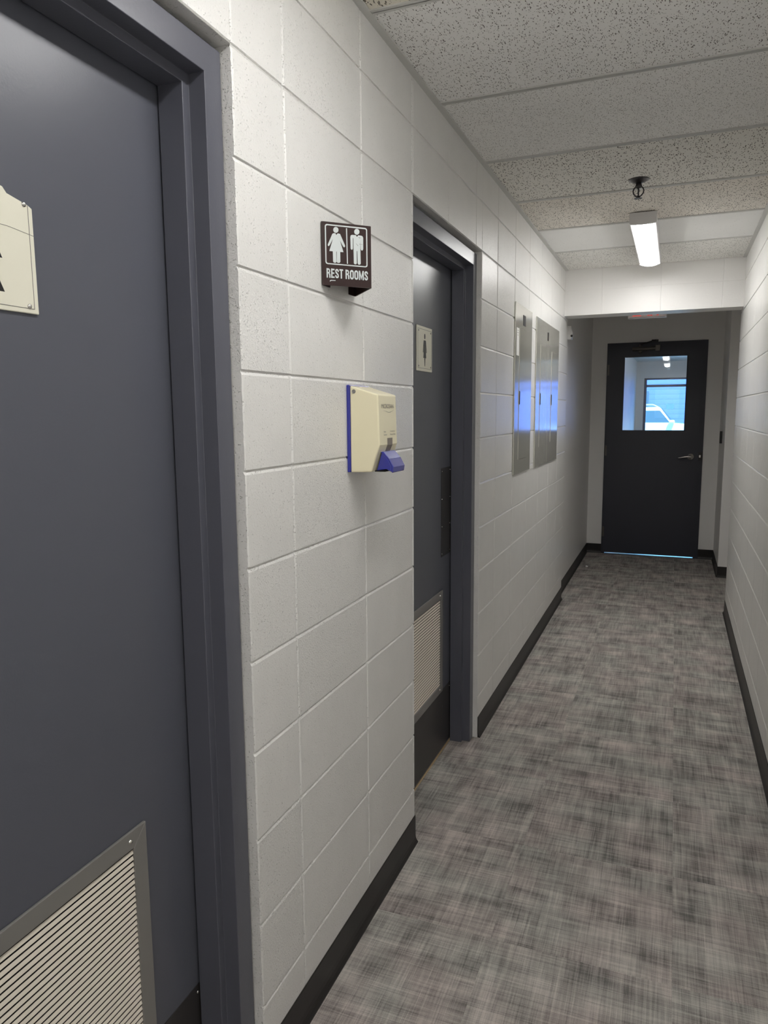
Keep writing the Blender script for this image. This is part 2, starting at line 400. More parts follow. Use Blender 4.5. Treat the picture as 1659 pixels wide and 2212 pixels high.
# ---------------------------------------------------------------- plaster alcove
XL2, XR2, YP = -.032, 1.242, 5.80
def wall(name, label, *quads, mat='drywall'):
    m = MB()
    for q in quads: m.quad(*q)
    return tag(m.build(name, M[mat]), label, kind='structure')
wall('wall_alcove_left', 'smooth plaster wall left of the end door', ((XL2,YBB-.02,0),(XL2,YE,0),(XL2,YE,ZC+.05),(XL2,YBB-.02,ZC+.05)))
wall('wall_alcove_right', 'plaster pilaster and return right of the end door',
     ((XR2,YP,0),(XR2,YE,0),(XR2,YE,ZC+.05),(XR2,YP,ZC+.05)), ((XR2,YP,0),(1.6,YP,0),(1.6,YP,ZC+.05),(XR2,YP,ZC+.05)),
     ((1.6,YBB-.2,0),(1.6,YP,0),(1.6,YP,ZC+.05),(1.6,YBB-.2,ZC+.05)), ((XW,YBB,0),(1.6,YBB,0),(1.6,YBB,ZC+.05),(XW,YBB,ZC+.05)))
# end wall with the door opening
DX0, DX1, DZT = .124, 1.096, 2.240
ew = MB(); ET = .13
ew.box((XL2-.3,YE,0), (DX0,YE+ET,ZC+.1)).box((DX1,YE,0), (1.9,YE+ET,ZC+.1)).box((DX0,YE,DZT), (DX1,YE+ET,ZC+.1))
tag(ew.build('wall_end', M['drywall']), 'plaster wall around the dark end door', kind='structure')
wall('wall_near', 'block wall behind the viewer', ((-.2,YBACK,0),(XW+.2,YBACK,0),(XW+.2,YBACK,ZC+.05),(-.2,YBACK,ZC+.05)))
# ---------------------------------------------------------------- floor
fl = MB(); fl.box((-.2,YBACK,-.05), (1.7,YE+.02,0)); tag(fl.build('floor', M['carpet']), 'grey brown woven carpet tile floor', kind='structure')
# ---------------------------------------------------------------- baseboards
def base_run(name, p0, p1, n, label, caps=True):
    """cove base from p0 to p1, n = direction into the room"""
    p0 = Vector(p0); p1 = Vector(p1); n = Vector(n); up = Vector((0,0,1)); h = .1016
    prof = [(0,0), (.013,0), (.012,.003), (.0065,.010), (.0038,.020), (.003,.035), (.003,h-.002), (.0018,h), (0,h)]
    m = MB(); m.prism([p0 + n*a + up*b for a, b in prof], p1 - p0)
    return tag(m.build(name, M['base']), label, kind='structure')
base_run('baseboard_left', (0,D1[1],0), (0,D2[0],0), (1,0,0), 'black rubber base below the hand sanitizer wall')
base_run('baseboard_left', (0,D2[1],0), (0,YBB,0), (1,0,0), 'black rubber base beyond the women\'s room door')
base_run('baseboard_left', (0,YBACK,0), (0,D1[0],0), (1,0,0), 'black rubber base before the near door')
base_run('baseboard_right', (XW,YBACK,0), (XW,YBB,0), (-1,0,0), 'black rubber base along the right block wall')
base_run('baseboard_alcove', (XL2,YBB,0), (XL2,YE,0), (1,0,0), 'black rubber base on the left alcove wall')
base_run('baseboard_alcove', (XL2,YE,0), (DX0,YE,0), (0,-1,0), 'short black rubber base left of the end door')
base_run('baseboard_alcove', (DX1,YE,0), (XR2,YE,0), (0,-1,0), 'short black rubber base right of the end door')
base_run('baseboard_alcove', (XR2,YP,0), (XR2,YE,0), (-1,0,0), 'black rubber base on the pilaster side')
base_run('baseboard_alcove', (XR2,YP,0), (1.6,YP,0), (0,-1,0), 'black rubber base on the pilaster front')
# ---------------------------------------------------------------- ceiling
ce = MB(); ce.box((-.2,YBACK,ZC+.03), (1.7,YE+.1,ZC+.06))
ceil = tag(ce.build('ceiling', M['white']), 'suspended ceiling of fissured tiles', kind='structure')
bars = [.445 - .63*k for k in range(6, 0, -1)] + [.445, 1.067, 1.711, 2.356, 2.989, 3.637]
for b in bars:
    m = MB(); m.box((0,b-.012,ZC-.0), (XW,b+.012,ZC+.004)); m.box((0,b-.0012,ZC), (XW,b+.0012,ZC+.03)); m.build('tee_bar', M['tee'], ceil)
for x0, x1 in ((0, .022), (XW-.022, XW)):
    m = MB(); m.box((x0,YBACK,ZC-.001), (x1,YB,ZC+.003)); m.build('wall_angle', M['tee'], ceil)
TM = {'coarse': tile_mat('tile coarse fissured', (.84,.80,.70), .62, .10, 1.35), 'med': tile_mat('tile medium', (.92,.915,.90), .32, .22, .8),
      'fine': tile_mat('tile fine', (.92,.915,.90), .16, .30, .6), 'coarse2': tile_mat('tile dark fissured', (.86,.845,.80), .56, .06, 1.25),
      'beige': tile_mat('tile beige fissured', (.84,.80,.74), .52, .08, 1.2), 'plain': tile_mat('tile plain white', (.90,.90,.89), 0, .02, 1), 'fine2': tile_mat('tile light fissured', (.88,.87,.84), .34, .12, 1.0)}
kinds = ['fine','coarse','med','coarse2','fine','med','coarse','med','fine','coarse2','beige','plain','fine2']
ys_ = [YBACK] + bars + [YB-.002]
for i in range(len(ys_)-1):
    k = kinds[i] if i < len(kinds) else 'fine'
    lab = {'coarse': 'yellowish tile with coarse fissures', 'plain': 'smooth plain white tile', 'beige': 'beige tile with dark fissures'}.get(k)
    dz = .004
    m = MB(); m.box((.001,ys_[i]+.002,ZC+dz), (XW-.001,ys_[i+1]-.002,ZC+.018)); m.build('ceiling_panel', TM[k], ceil, label=lab)
wall('ceiling_alcove', 'plain ceiling above the end door', ((-.2,YBB,ZC),(1.7,YBB,ZC),(1.7,YE,ZC),(-.2,YE,ZC)))

# ---------------------------------------------------------------- side doors
def screw(m, c, r=.004, h=.0025, ax='x'):
    m.lathe(c, [(r,0),(r*.9,h*.6),(r*.5,h),(0,h)], ax, 12)
def side_door(name, y0, y1, label, kick=.296, hinge_near=True):
    root = empty(name, (0, (y0+y1)/2, 0)); tag(root, label, 'door', kind='structure')
    H = 11*B - .012                    # top of the frame
    XR = -.023; FW = .0535; XS = -.059; ST = .020
    # jamb profile in (x, inward offset)
    prof = [(XR, 0), (XR, FW), (XS, FW), (XS, FW+ST), (XF+.004, FW+ST), (XF+.004, FW), (XF-.05, FW), (XF-.05, 0)]
    m = MB(); g0 = .004
    ya, yb = y0+g0, y1-g0; H2 = H
    def at_(x, o):
        return [(x, ya+o, 0), (x, ya+o, H2-o), (x, yb-o, H2-o), (x, yb-o, 0)]
    rings = [at_(x, o) for x, o in prof]
    vs = [p for r in rings for p in r]; fs = []; n = len(prof)
    for i in range(n):
        j = (i+1) % n
        for k in range(3): fs.append((i*4+k, i*4+k+1, j*4+k+1, j*4+k))
    for k in (0, 3): fs.append(tuple(i*4+k for i in range(n)))
    m.add(vs, fs)
    m.build('door_frame', M['frame'], root, bevel=.0012)
    la, lb, lz = ya+FW+.004, yb-FW-.004, H2-FW-.004
    cy = (y0+y1)/2
    lw = (lb-la)/2*.645                # louver outer half width
    lo = (cy-lw+.02, cy+lw-.02, kick+.03, .738)   # cut-out behind the louver
    m = MB(); x1 = XF; x0 = XF-.044
    m.box((x0,la,.012), (x1,lo[0],lz)).box((x0,lo[1],.012), (x1,lb,lz)).box((x0,lo[0],lo[3]), (x1,lo[1],lz)).box((x0,lo[0],.012), (x1,lo[1],lo[2]))
    leaf = m.build('door_leaf', M['door'], root)
    # louver
    z0, z1, fw = kick-.002, .760, .036
    yl, yr = cy-lw, cy+lw
    fr = MB(); t = .006
    for q in ([(yl,z0),(yr,z0),(yr-fw,z0+fw),(yl+fw,z0+fw)], [(yr,z0),(yr,z1),(yr-fw,z1-fw),(yr-fw,z0+fw)],
              [(yr,z1),(yl,z1),(yl+fw,z1-fw),(yr-fw,z1-fw)], [(yl,z1),(yl,z0),(yl+fw,z0+fw),(yl+fw,z1-fw)]):
        c = (sum(p[0] for p in q)/4, sum(p[1] for p in q)/4)
        qq = [(c[0]+(p[0]-c[0])*.9993, c[1]+(p[1]-c[1])*.9993) for p in q]
        fr.prism([(XF+.0005, a, b) for a, b in qq], (t, 0, 0))
    lv = fr.build('louver', M['lframe'], root, bevel=.0014)
    sm = MB(); zz = z0+fw+.002; p = .01225
    while zz < z1-fw-.006:
        # slightly raked blade with an open gap above it
        prof2 = [(XF+.0040, zz+.0002), (XF+.0040, zz+.0010), (XF+.0022, zz+.0072), (XF+.0014, zz+.0071), (XF+.0030, zz+.0004)]
        sm.prism([(a, yl+fw-.004, b) for a, b in prof2], (0, 2*(lw-fw)+.008, 0)); zz += p
    sm.build('louver_slats', M['slat'], lv)
    bk = MB(); bk.box((XF-.044,lo[0],lo[2]), (XF-.040,lo[1],lo[3])).box((XF-.040,lo[0]-.0,lo[2]), (XF-.0005,lo[0]+.002,lo[3])).box((XF-.040,lo[1]-.002,lo[2]), (XF-.0005,lo[1],lo[3])).box((XF-.040,lo[0],lo[2]), (XF-.0005,lo[1],lo[2]+.002)).box((XF-.040,lo[0],lo[3]-.002), (XF-.0005,lo[1],lo[3])); bk.build('louver_gap_shade', M['dark'], lv)  # near-black lining added so the gaps between slats read as shade
    for a, b in ((yl+.045, z1-.018), (yr-.045, z1-.018), (yl+.045, z0+.018), (yr-.045, z0+.018)):
        s = MB(); screw(s, (XF+t, a, b), .005, .004); s.build('screw', M['screw'], lv)
    # kick plate
    m = MB(); m.box((XF,la+.006,.018), (XF+.0015,lb-.006,kick-.004)); kp = m.build('kick_plate', M['kick'], root, bevel=.0005)
    for a in (la+.02, lb-.02):
        s = MB(); screw(s, (XF+.0015, a, kick-.022), .0035, .002); s.build('screw', M['screw'], kp)
    # threshold strip on the floor
    m = MB(); m.box((XF-.05,ya+.002,0), (XF+.004,yb-.002,.006)); m.build('threshold', M['wood'], root, bevel=.002)
    return root, (la, lb, lz, cy)
d1, i1 = side_door('door_1', *D1, 'nearest blue grey restroom door, cut by the left edge, cream sign and louver')
d2, i2 = side_door('door_2', *D2, 'recessed blue grey restroom door past the sanitizer, with the woman pictogram')
# push plate on the women's door
m = MB(); m.box((XF,1.528,.908), (XF+.0016,1.668,1.300)); pp = m.build('push_plate', M['kick'], d2, bevel=.0006, label='dark push plate')
for a in (1.538, 1.658):
    for k in range(4):
        s = MB(); screw(s, (XF+.0016, a, .922+.1215*k), .0028, .0018); s.build('screw', M['screw'], pp)
# kept closed: dark room behind both leaves
for o, dd in ((d1, D1), (d2, D2)):
    m = MB(); m.box((-.21,dd[0]-.02,-.01), (-.205,dd[1]+.02,2.3)); m.build('dark_backing', M['dark'], o)

# woman pictogram sign on the far restroom door
def person_poly():
    return dict(
        head=arc(0, .40, .055, 0, 360, 20)[:-1])
def flat(m, pts, org, ua, va, th):
    """polygon (u,v) list on plane org + u*ua + v*va, extruded by th*normal"""
    org = Vector(org); ua = Vector(ua); va = Vector(va); nn = ua.cross(va).normalized()
    m.prism([org + ua*u + va*v for u, v in pts], nn*th)
SY, SZ, SW, SH = 1.2925, 1.787, .186, .172
sg = empty('door_sign', (XF, SY, SZ)); tag(sg, 'small ivory sign with black woman pictogram on the far restroom door', 'sign')
m = MB(); m.box((XF+.0002,SY-SW/2,SZ-SH/2), (XF+.004,SY+SW/2,SZ+SH/2)); m.build('sign_plate', M['cream2'], sg, bevel=.001)
fx = XF+.0042
m = MB()
for (a0, b0, a1, b1) in ((-.44,.43,.44,.437), (-.44,-.437,.44,-.43), (-.445,-.437,-.438,.437), (.438,-.437,.445,.437)):
    m.box((fx-.0004, SY+a0*SW, SZ+b0*SH), (fx+.0002, SY+a1*SW, SZ+b1*SH))
m.build('border_line', M['grey_print'], sg)
m = MB(); O = (fx-.0003, SY, SZ); U_ = (0, .70, 0); V_ = (0, 0, 1)
flat(m, [(u*.030, v) for u, v in []] or [(x*1.0, y) for x, y in arc(0, .049, .0105, 0, 360, 20)[:-1]], O, U_, V_, .0006)
flat(m, [(-.017,.034),(.017,.034),(.021,.027),(.033,-.012),(.026,-.014),(.016,.014),(.014,.010),(.024,-.034),(-.024,-.034),(-.014,.010),(-.016,.014),(-.026,-.014),(-.033,-.012),(-.021,.027)], O, U_, V_, .0006)
flat(m, [(-.009,-.0345),(.009,-.0345),(.003,-.066),(-.003,-.066)], O, U_, V_, .0006)
m.build('pictogram', M['black'], sg)
for a in (-.43, .43):
    for b in (-.42, .42):
        s = MB(); screw(s, (XF+.004, SY+a*SW*.93, SZ+b*SH*.93), .0035, .002); s.build('screw', M['lframe'], sg)

# cream sign on the near door
N0, N1 = -.845, -.5985
ng = empty('door_sign', (XF, (N0+N1)/2, 1.78)); tag(ng, 'cream sign with sloped corner cut by the left edge, on the nearest door', 'sign')
m = MB(); m.prism([(XF+.0002,y,z) for y, z in [(N0,1.695),(N1,1.697),(N1,1.854),(N1-.008,1.858),(-.643,1.866),(-.650,1.874),(-.79,1.874),(-.797,1.866),(N0,1.854)]], (.0045,0,0))
m.build('sign_plate', M['cream2'], ng, bevel=.0015)
m = MB(); nx = XF+.0045
m.box((nx,-.6075,1.705), (nx+.0006,-.6068,1.857)).box((nx,N0+.008,1.704), (nx+.0006,-.6068,1.7048))
m.build('border_line', M['grey_print'], ng)
m = MB(); m.prism([(nx,y,z) for y, z in [(N1,1.8135),(N1,1.8142),(-.646,1.8192),(-.78,1.8192),(-.78,1.8185),(-.646,1.8185)]], (.0004,0,0)); m.build('seam_line', M['grey_print'], ng)
for z in (1.771, 1.723):
    m = MB(); m.prism([(nx-.0002,y,zz) for y, zz in [(-.6595,z),(-.668,z),(-.676,z+.024),(-.671,z+.024)]], (.0006,0,0)); m.build('glyph', M['black'], ng)
for y, z in ((-.614, 1.860), (-.6165, 1.7105), (N0+.016, 1.711), (N0+.016, 1.858)):
    s = MB(); screw(s, (XF+.004, y, z-.003), .0042, .0032); s.build('screw', M['screw'], ng)

# ---------------------------------------------------------------- REST ROOMS projecting sign
S0, SA, S1 = Vector((.001,.156,0)), Vector((.093,.250,0)), Vector((.001,.356,0))
ZS0, ZS1 = 1.850, 1.998
rs = empty('restroom_sign', (0, .255, ZS0)); tag(rs, 'brown V-shaped projecting rest rooms sign on the block wall', 'sign')
def plate_run(m, pts, z0, z1, t=.0028):
    """constant thickness bent sheet following plan points"""
    pts = [Vector(p) for p in pts]; L_ = []; R_ = []
    for i, p in enumerate(pts):
        a = (p - pts[i-1]).normalized() if i else (pts[1]-p).normalized()
        b = (pts[i+1]-p).normalized() if i < len(pts)-1 else a
        d = (a+b).normalized(); n = Vector((-d.y, d.x, 0)); k = 1/max(.4, n.dot(Vector((-a.y, a.x, 0))))
        L_.append(p); R_.append(p + n*t*k)
    n_ = len(pts); vs = []
    for z in (z0, z1):
        vs += [(p.x, p.y, z) for p in L_] + [(p.x, p.y, z) for p in R_]
    fs = []
    for i in range(n_-1):
        fs += [(i, i+1, 2*n_+i+1, 2*n_+i), (n_+i, n_+i+1, 3*n_+i+1, 3*n_+i), (i, i+1, n_+i+1, n_+i), (2*n_+i, 2*n_+i+1, 3*n_+i+1, 3*n_+i)]
    fs += [(0, n_, 3*n_, 2*n_), (n_-1, 2*n_-1, 4*n_-1, 3*n_-1)]
    m.add(vs, fs)
d1v = (SA-S0).normalized()
m = MB(); plate_run(m, [(.0015,.200,0),(.0015,.163,0),(.003,.1575,0),(.008,.160,0), tuple(SA)], ZS0, ZS1); m.build('near_panel', M['brown'], rs)
m = MB(); plate_run(m, [tuple(SA+Vector((-.0005,.003,0))), (.008,.352,0), (.003,.3555,0), (.0015,.351,0), (.0015,.315,0)], ZS0, ZS1); m.build('far_panel', M['brown'], rs)
# graphics on the near panel: u along plate (0..LU), v up (0..LV)
P0 = Vector((.008,.160,ZS0)); UA = (SA - Vector((.008,.160,0))); LU = UA.length; UA.normalize(); LV = ZS1-ZS0
NO = UA.cross(Vector((0,0,1))).normalized()     # toward the viewer
if NO.y > 0: NO = -NO
def g2(m, pts, th=.0004):
    g2.n = getattr(g2, 'n', 0) + 1
    o = P0 + NO*(.0002 + .00003*(g2.n % 7))
    m.prism([o + UA*(u*LU) + Vector((0,0,1))*((1-v)*LV) for u, v in pts], NO*th)
def sgn(x, y):          # pixel of my enlarged view -> (u, v)
    u = (x-345)/(1020-345); top = 262 + (x-320)*.085; h = 895 - (x-320)*.012
    return (u, (y-top)/h)
def gp(m, pts): g2(m, [sgn(*p) for p in pts])
gm = MB()
# rounded border as ring of quads
def rr(x0, y0, x1, y1, r, s):
    out = []
    for cx, cy, a in ((x1-r, y0+r, -90), (x1-r, y1-r, 0), (x0+r, y1-r, 90), (x0+r, y0+r, 180)):
        for k in range(7):
            t = math.radians(a + 15*k); X = cx + r*math.cos(t); Y = cy + r*math.sin(t); out.append((X, Y + (X-365)*s))
    return out
o_ = rr(362, 300, 968, 862, 34, .082); i_ = rr(378, 318, 952, 846, 22, .082)
for k in range(len(o_)):
    j = (k+1) % len(o_); gp(gm, [o_[k], o_[j], i_[j], i_[k]])
gp(gm, [(662,356),(676,357),(682,858),(668,857)])
gm.build('border', M['whiteprint'], rs)
wm = MB()
gp(wm, [(517+37*math.cos(a), 383+41*math.sin(a)) for a in [math.tau*k/22 for k in range(22)]])
gp(wm, [(480,430),(508,430),(522,455),(540,432),(560,434),(575,446),(580,470),(560,500),(572,530),(620,694),(575,692),(575,690),(468,684),(420,680),(478,495),(470,470),(466,445)])
gp(wm, [(466,440),(480,430),(492,452),(486,485),(425,600),(412,611),(400,604),(400,588)])
gp(wm, [(560,434),(576,440),(644,600),(643,620),(628,627),(616,614),(556,500)])
gp(wm, [(468,680),(518,682),(520,830),(508,846),(482,844),(470,828)])
gp(wm, [(526,682),(574,686),(574,832),(560,848),(534,846),(524,832)])
wm.build('woman_pictogram', M['whiteprint'], rs)
mm = MB()
gp(mm, [(817+38*math.cos(a), 404+42*math.sin(a)) for a in [math.tau*k/22 for k in range(22)]])
gp(mm, [(745,448),(802,452),(818,478),(836,454),(880,458),(868,500),(866,680),(766,672),(766,500)])
gp(mm, [(722,480),(728,456),(745,448),(766,470),(758,500),(756,640),(748,658),(732,656),(724,640)])
gp(mm, [(868,478),(880,458),(900,468),(908,490),(906,650),(896,668),(880,666),(872,650),(868,500)])
gp(mm, [(766,668),(812,672),(812,850),(800,866),(778,864),(768,850)])
gp(mm, [(820,672),(866,676),(868,855),(856,872),(836,870),(824,855)])
mm.build('man_pictogram', M['whiteprint'], rs)
wk = MB()
for q in ([(838,480),(876,490),(875,493),(838,484)], [(846,478),(862,500),(859,501),(843,480)], [(806,570),(834,602),(830,606),(803,572)], [(846,576),(898,584),(898,587),(846,580)]): wk.prism([P0 + NO*.0008 + UA*(sgn(*p)[0]*LU) + Vector((0,0,1))*((1-sgn(*p)[1])*LV) for p in q], NO*.0001)
wk.build('scratch_marks', M['grey_print'], rs)
def ribbon(path, w):
    """thick stroke along a 2d path with mitred joins"""
    L_ = []; R_ = []; n = len(path); closed = path[0] == path[-1]
    for i, p in enumerate(path):
        pa = path[i-1] if i else (path[-2] if closed else None); pb = path[i+1] if i < n-1 else (path[1] if closed else None)
        da = Vector((p[0]-pa[0], p[1]-pa[1])).normalized() if pa else None; db = Vector((pb[0]-p[0], pb[1]-p[1])).normalized() if pb else None
        if da is None: da = db
        if db is None: db = da
        t = (da+db).normalized(); nn = Vector((-t.y, t.x)); k = w/2/max(.5, nn.dot(Vector((-da.y, da.x))))
        L_.append((p[0]+nn.x*k, p[1]+nn.y*k)); R_.append((p[0]-nn.x*k, p[1]-nn.y*k))
    return [[L_[i], L_[i+1], R_[i+1], R_[i]] for i in range(n-1)]
SW_ = .19
def glyph(ch):
    o = SW_/2
    if ch == 'E': return ribbon([(o,0),(o,1)], SW_) + ribbon([(SW_,1-o),(.50,1-o)], SW_*.85) + ribbon([(SW_,.52),(.46,.52)], SW_*.8) + ribbon([(SW_,o),(.50,o)], SW_*.85), .50
    if ch == 'T': return ribbon([(.27,0),(.27,1-SW_*.9)], SW_) + ribbon([(0,1-SW_*.45),(.54,1-SW_*.45)], SW_*.9), .54
    if ch == 'M': return ribbon([(o,0),(o,1)], SW_) + ribbon([(.75-o,0),(.75-o,1)], SW_) + [[(SW_,1),(.375,.38),(.375,0),(SW_,.52)], [(.75-SW_,1),(.375,.38),(.375,0),(.75-SW_,.52)]], .75
    if ch == 'O':
        q = [(.28+x*.19, y) for x, y in [(math.cos(math.radians(t)), .76+.15*math.sin(math.radians(t))) for t in range(0, 181, 20)] + [(math.cos(math.radians(t)), .24+.15*math.sin(math.radians(t))) for t in range(180, 361, 20)]]
        return ribbon(q + [q[0]], SW_), .57
    if ch == 'R':
        q = [(SW_,.905),(.28,.905)] + [(.30+.14*math.cos(math.radians(t)), .715+.19*math.sin(math.radians(t))) for t in range(75, -91, -18)] + [(SW_,.525)]
        return ribbon([(o,0),(o,1)], SW_) + ribbon(q, SW_*.85) + ribbon([(.36,.45),(.46,.34),(.475,0)], SW_), .57
    if ch == 'S':
        q = [(.45,.68)] + [(.27+.17*math.cos(math.radians(t)), .765+.14*math.sin(math.radians(t))) for t in range(0, 200, 20)] + [(.14,.62),(.40,.40)] + [(.27+.17*math.cos(math.radians(t)), .235+.14*math.sin(math.radians(t))) for t in range(0, -181, -20)] + [(.095,.32)]
        return ribbon(q, SW_*.95), .54
total = 0; lay = []
for ch in 'REST ROOMS':
    if ch == ' ': total += .26; continue
    q, w = glyph(ch); lay.append((ch, total, q)); total += w + .085
total -= .085
def lmap(x, y, k):
    return P0 + NO*(.0006+k) + UA*((.045 + x/total*.885)*LU) + Vector((0,0,1))*((1-.806 + (y-.5)*.150)*LV)
for ch, x0, q in lay:
    tm = MB()
    for n_, poly in enumerate(q): tm.add([lmap(x0+x, y, 0) for x, y in poly], [(0,1,2,3)])
    tm.build('letter', M['whiteprint'], rs)
sm = MB(); gp(sm, [(420,1112),(424,1092),(440,1088),(500,1092),(502,1102),(440,1100),(430,1108)]); sm.build('maker_mark', M['whiteprint'], rs)

# ---------------------------------------------------------------- hand sanitizer dispenser
HY0, HY1 = .296, .428; HZ0 = 1.384
hd = empty('sanitizer_dispenser', (0, (HY0+HY1)/2, HZ0)); tag(hd, 'cream wall-mounted hand sanitizer dispenser with blue back plate and lever', 'dispenser')
m = MB(); m.box((.0,HY0-.0015,1.384), (.0095,HY1+.0015,1.6155)); m.build('back_plate', M['blue'], hd, bevel=.002)
cov = [(.0095,1.6135),(.090,1.589),(.0935,1.457),(.069,1.3855),(.0095,1.3835)]
m = MB(); m.prism([(x, HY0, z) for x, z in cov], (0, HY1-HY0, 0)); cv = m.build('cover', M['cream'], hd, bevel=.004, seg=3)
m = MB(); m.lathe((.021,HY0+.0003,1.598), [(.0055,0),(.0055,.0012),(.0042,.0014),(.0040,.0004),(.0018,.0004),(.0016,.0012),(0,.0012)], '-y', 20); m.build('lock', M['lframe'], cv)
def front(z): return .090 + (1.589-z)/(1.589-1.457)*.0035
def ftext(s, yc, zc, h, w, parent, name, mat='grey_print', off=0.0):
    v2, f2, w2 = text_mesh(s, h, offset=off); k = w/w2
    t = MB(); t.add([(front(zc+y)+.0006, yc + x*k, zc + y) for x, y in v2], f2); return t.build(name, M[mat], parent)
ftext('MICROSAN', .360, 1.559, .0115, .088, cv, 'lettering')
m = MB()
pts = [(.330,1.5475),(.345,1.5462),(.358,1.5440),(.372,1.5430),(.386,1.5442),(.398,1.5470),(.407,1.5500)]
for k in range(len(pts)-1):
    (a, b), (c, d) = pts[k], pts[k+1]; t = .0008*(1 - abs(k-2.5)/4)
    m.add([(front(b)+.0005,a,b-t),(front(d)+.0005,c,d-t),(front(d)+.0005,c,d+t*.3),(front(b)+.0005,a,b+t*.3)], [(0,1,2,3)])
m.build('swoosh', M['grey_print'], cv)
for s, y, z, w in (('Hand', .335, 1.4915, .014), ('Sanitizer', .339, 1.4835, .023), ('Antiseptique', .392, 1.4915, .036), ('Pour Les Mains', .394, 1.4835, .038)):
    ftext(s, y, z, .0045, w, cv, 'lettering')
m = MB(); m.box((front(1.46)-.001,.352,1.455), (front(1.46)+.0008,.389,1.474)); m.prism([(front(1.457)+.0008,.352,1.4555),(front(1.457)+.0008,.389,1.4555),(.0880,.386,1.4385),(.0880,.350,1.4385)], (-.003,0,0))
m.build('level_window', M['smoke'], cv, bevel=.0006)
lp = [(.084,1.437),(.0895,1.4385),(.1075,1.4205),(.1085,1.4180),(.119,1.3850),(.117,1.3825),(.1055,1.4160),(.090,1.4330),(.078,1.392),(.075,1.388)]
m = MB()
# lever shield: bent plate plus cheeks
m.prism([(x, .318, z) for x, z in [(.086,1.4375),(.0935,1.4395),(.1115,1.4205),(.1235,1.3985),(.1215,1.3835),(.1185,1.3830),(.1185,1.3985),(.1085,1.4180),(.092,1.434)]], (0,.088,0))
m.prism([(x, .318, z) for x, z in [(.0905,1.4380),(.108,1.4190),(.1185,1.3985),(.1185,1.3850),(.103,1.3925),(.0755,1.3885)]], (0,.003,0))
m.prism([(x, .403, z) for x, z in [(.0905,1.4380),(.108,1.4190),(.1185,1.3985),(.1185,1.3850),(.103,1.3925),(.0755,1.3885)]], (0,.003,0))
m.build('lever', M['blue'], hd, bevel=.0015)
m = MB(); m.box((.070,.318,1.3855), (.100,.404,1.3885)); m.build('nozzle_tray', M['dark'], hd)

# ---------------------------------------------------------------- steel electrical panels
def panel(y0, y1, z0, z1, label, name='electrical_panel'):
    r = empty(name, (0, (y0+y1)/2, z0)); tag(r, label, 'panel', 'flush steel electrical panels'); return r
PX = .007
p1 = panel(2.452, 2.932, 1.196, 2.118, 'narrow single steel electrical panel with white label strip')
m = MB(); m.box((.001,2.452,1.196), (PX,2.932,2.118)); m.build('cover_plate', M['steel'], p1, bevel=.001)
def door_outline(root, y0, y1, z0, z1, name='panel_door'):
    m = MB(); m.box((PX+.0001,y0,z0), (PX+.0022,y1,z1)); d = m.build(name, M['steel'], root, bevel=.0007)
    h = MB(); h.box((PX+.0022,y0+.006,(z0+z1)/2-.075+.02), (PX+.005,y0+.016,(z0+z1)/2+.02-.002)); h.build('latch', M['black'], d, bevel=.001)
    return d
door_outline(p1, 2.565, 2.815, 1.275, 1.995)
m = MB(); m.box((PX,2.655,2.015), (PX+.0015,2.725,2.072)); m.build('name_plate', M['black'], p1, bevel=.0004)
m = MB(); m.box((PX,2.480,1.842), (PX+.0008,2.548,1.988)); ls = m.build('label_strip', M['paper'], p1)
m = MB()
for z, w in ((1.972,.022),(1.961,.03),(1.948,.018)): m.box((PX+.0008,2.512-w/2,z), (PX+.0011,2.512+w/2,z+.003))
m.build('print', M['grey_print'], ls)
p2 = panel(3.095, 4.015, 1.190, 2.115, 'wide double steel electrical panel reflecting the daylight')
for a, b in ((3.095, 3.553), (3.557, 4.015)):
    m = MB(); m.box((.001,a,1.190), (PX,b,2.115)); m.build('cover_plate', M['steel'], p2, bevel=.001)
door_outline(p2, 3.235, 3.455, 1.315, 1.960); door_outline(p2, 3.690, 3.900, 1.330, 1.945)
m = MB(); m.box((PX,3.500,2.005), (PX+.0015,3.535,2.058)); m.build('name_plate', M['black'], p2, bevel=.0004)

# ---------------------------------------------------------------- ceiling lights
M['diffuser_fill'] = plain('added fill diffuser', (.9,.9,.9), .4, emit=(1.0,.988,.965), es=LAMP*1.1)  # emitter of the added rear fill light
def wrap_light(y0, y1, label, mat='diffuser'):
    xc = .610; hw = .067; zt = ZC-.001; zb = ZC-.054
    r = empty('ceiling_light', (xc, (y0+y1)/2, zt)); tag(r, label, 'light', 'wraparound lights down the middle of the ceiling')
    m = MB(); m.box((xc-hw,y0,zb+.012), (xc+hw,y1,zt))
    m.box((xc-hw,y0,zb), (xc-hw+.011,y1,zb+.014)).box((xc+hw-.011,y0,zb), (xc+hw,y1,zb+.014)); m.build('housing', M['lampbody'], r, bevel=.002)
    for a, b in ((y0-.006, y0+.012), (y1-.012, y1+.006)):
        m = MB(); prof = [(xc-hw-.002,zt),(xc+hw+.002,zt),(xc+hw+.002,zb-.001)] + [(xc+(hw)*math.cos(t)*1.0, zb-.001-.010*math.sin(t)) for t in [math.pi*k/10 for k in range(1,10)]] + [(xc-hw-.002,zb-.001)]
        m.prism([(x, a, z) for x, z in prof], (0, b-a, 0)); m.build('end_cap', M['lampbody'], r, bevel=.0015)
    m = MB(); n = 12; ww = hw-.010
    top = [(xc-ww*math.cos(math.pi*k/n), zb+.004-.021*math.sin(math.pi*k/n)) for k in range(n+1)]
    m.prism([(x, y0+.012, z) for x, z in top], (0, y1-y0-.024, 0)); m.build('diffuser', M[mat], r)
    return r
wrap_light(2.790, 3.985, 'lit white wraparound ceiling light in front of the beam')
M['diffuser_near'] = plain('lit diffuser near', (.9,.9,.9), .4, emit=(1.0,.988,.965), es=LAMP*.92)
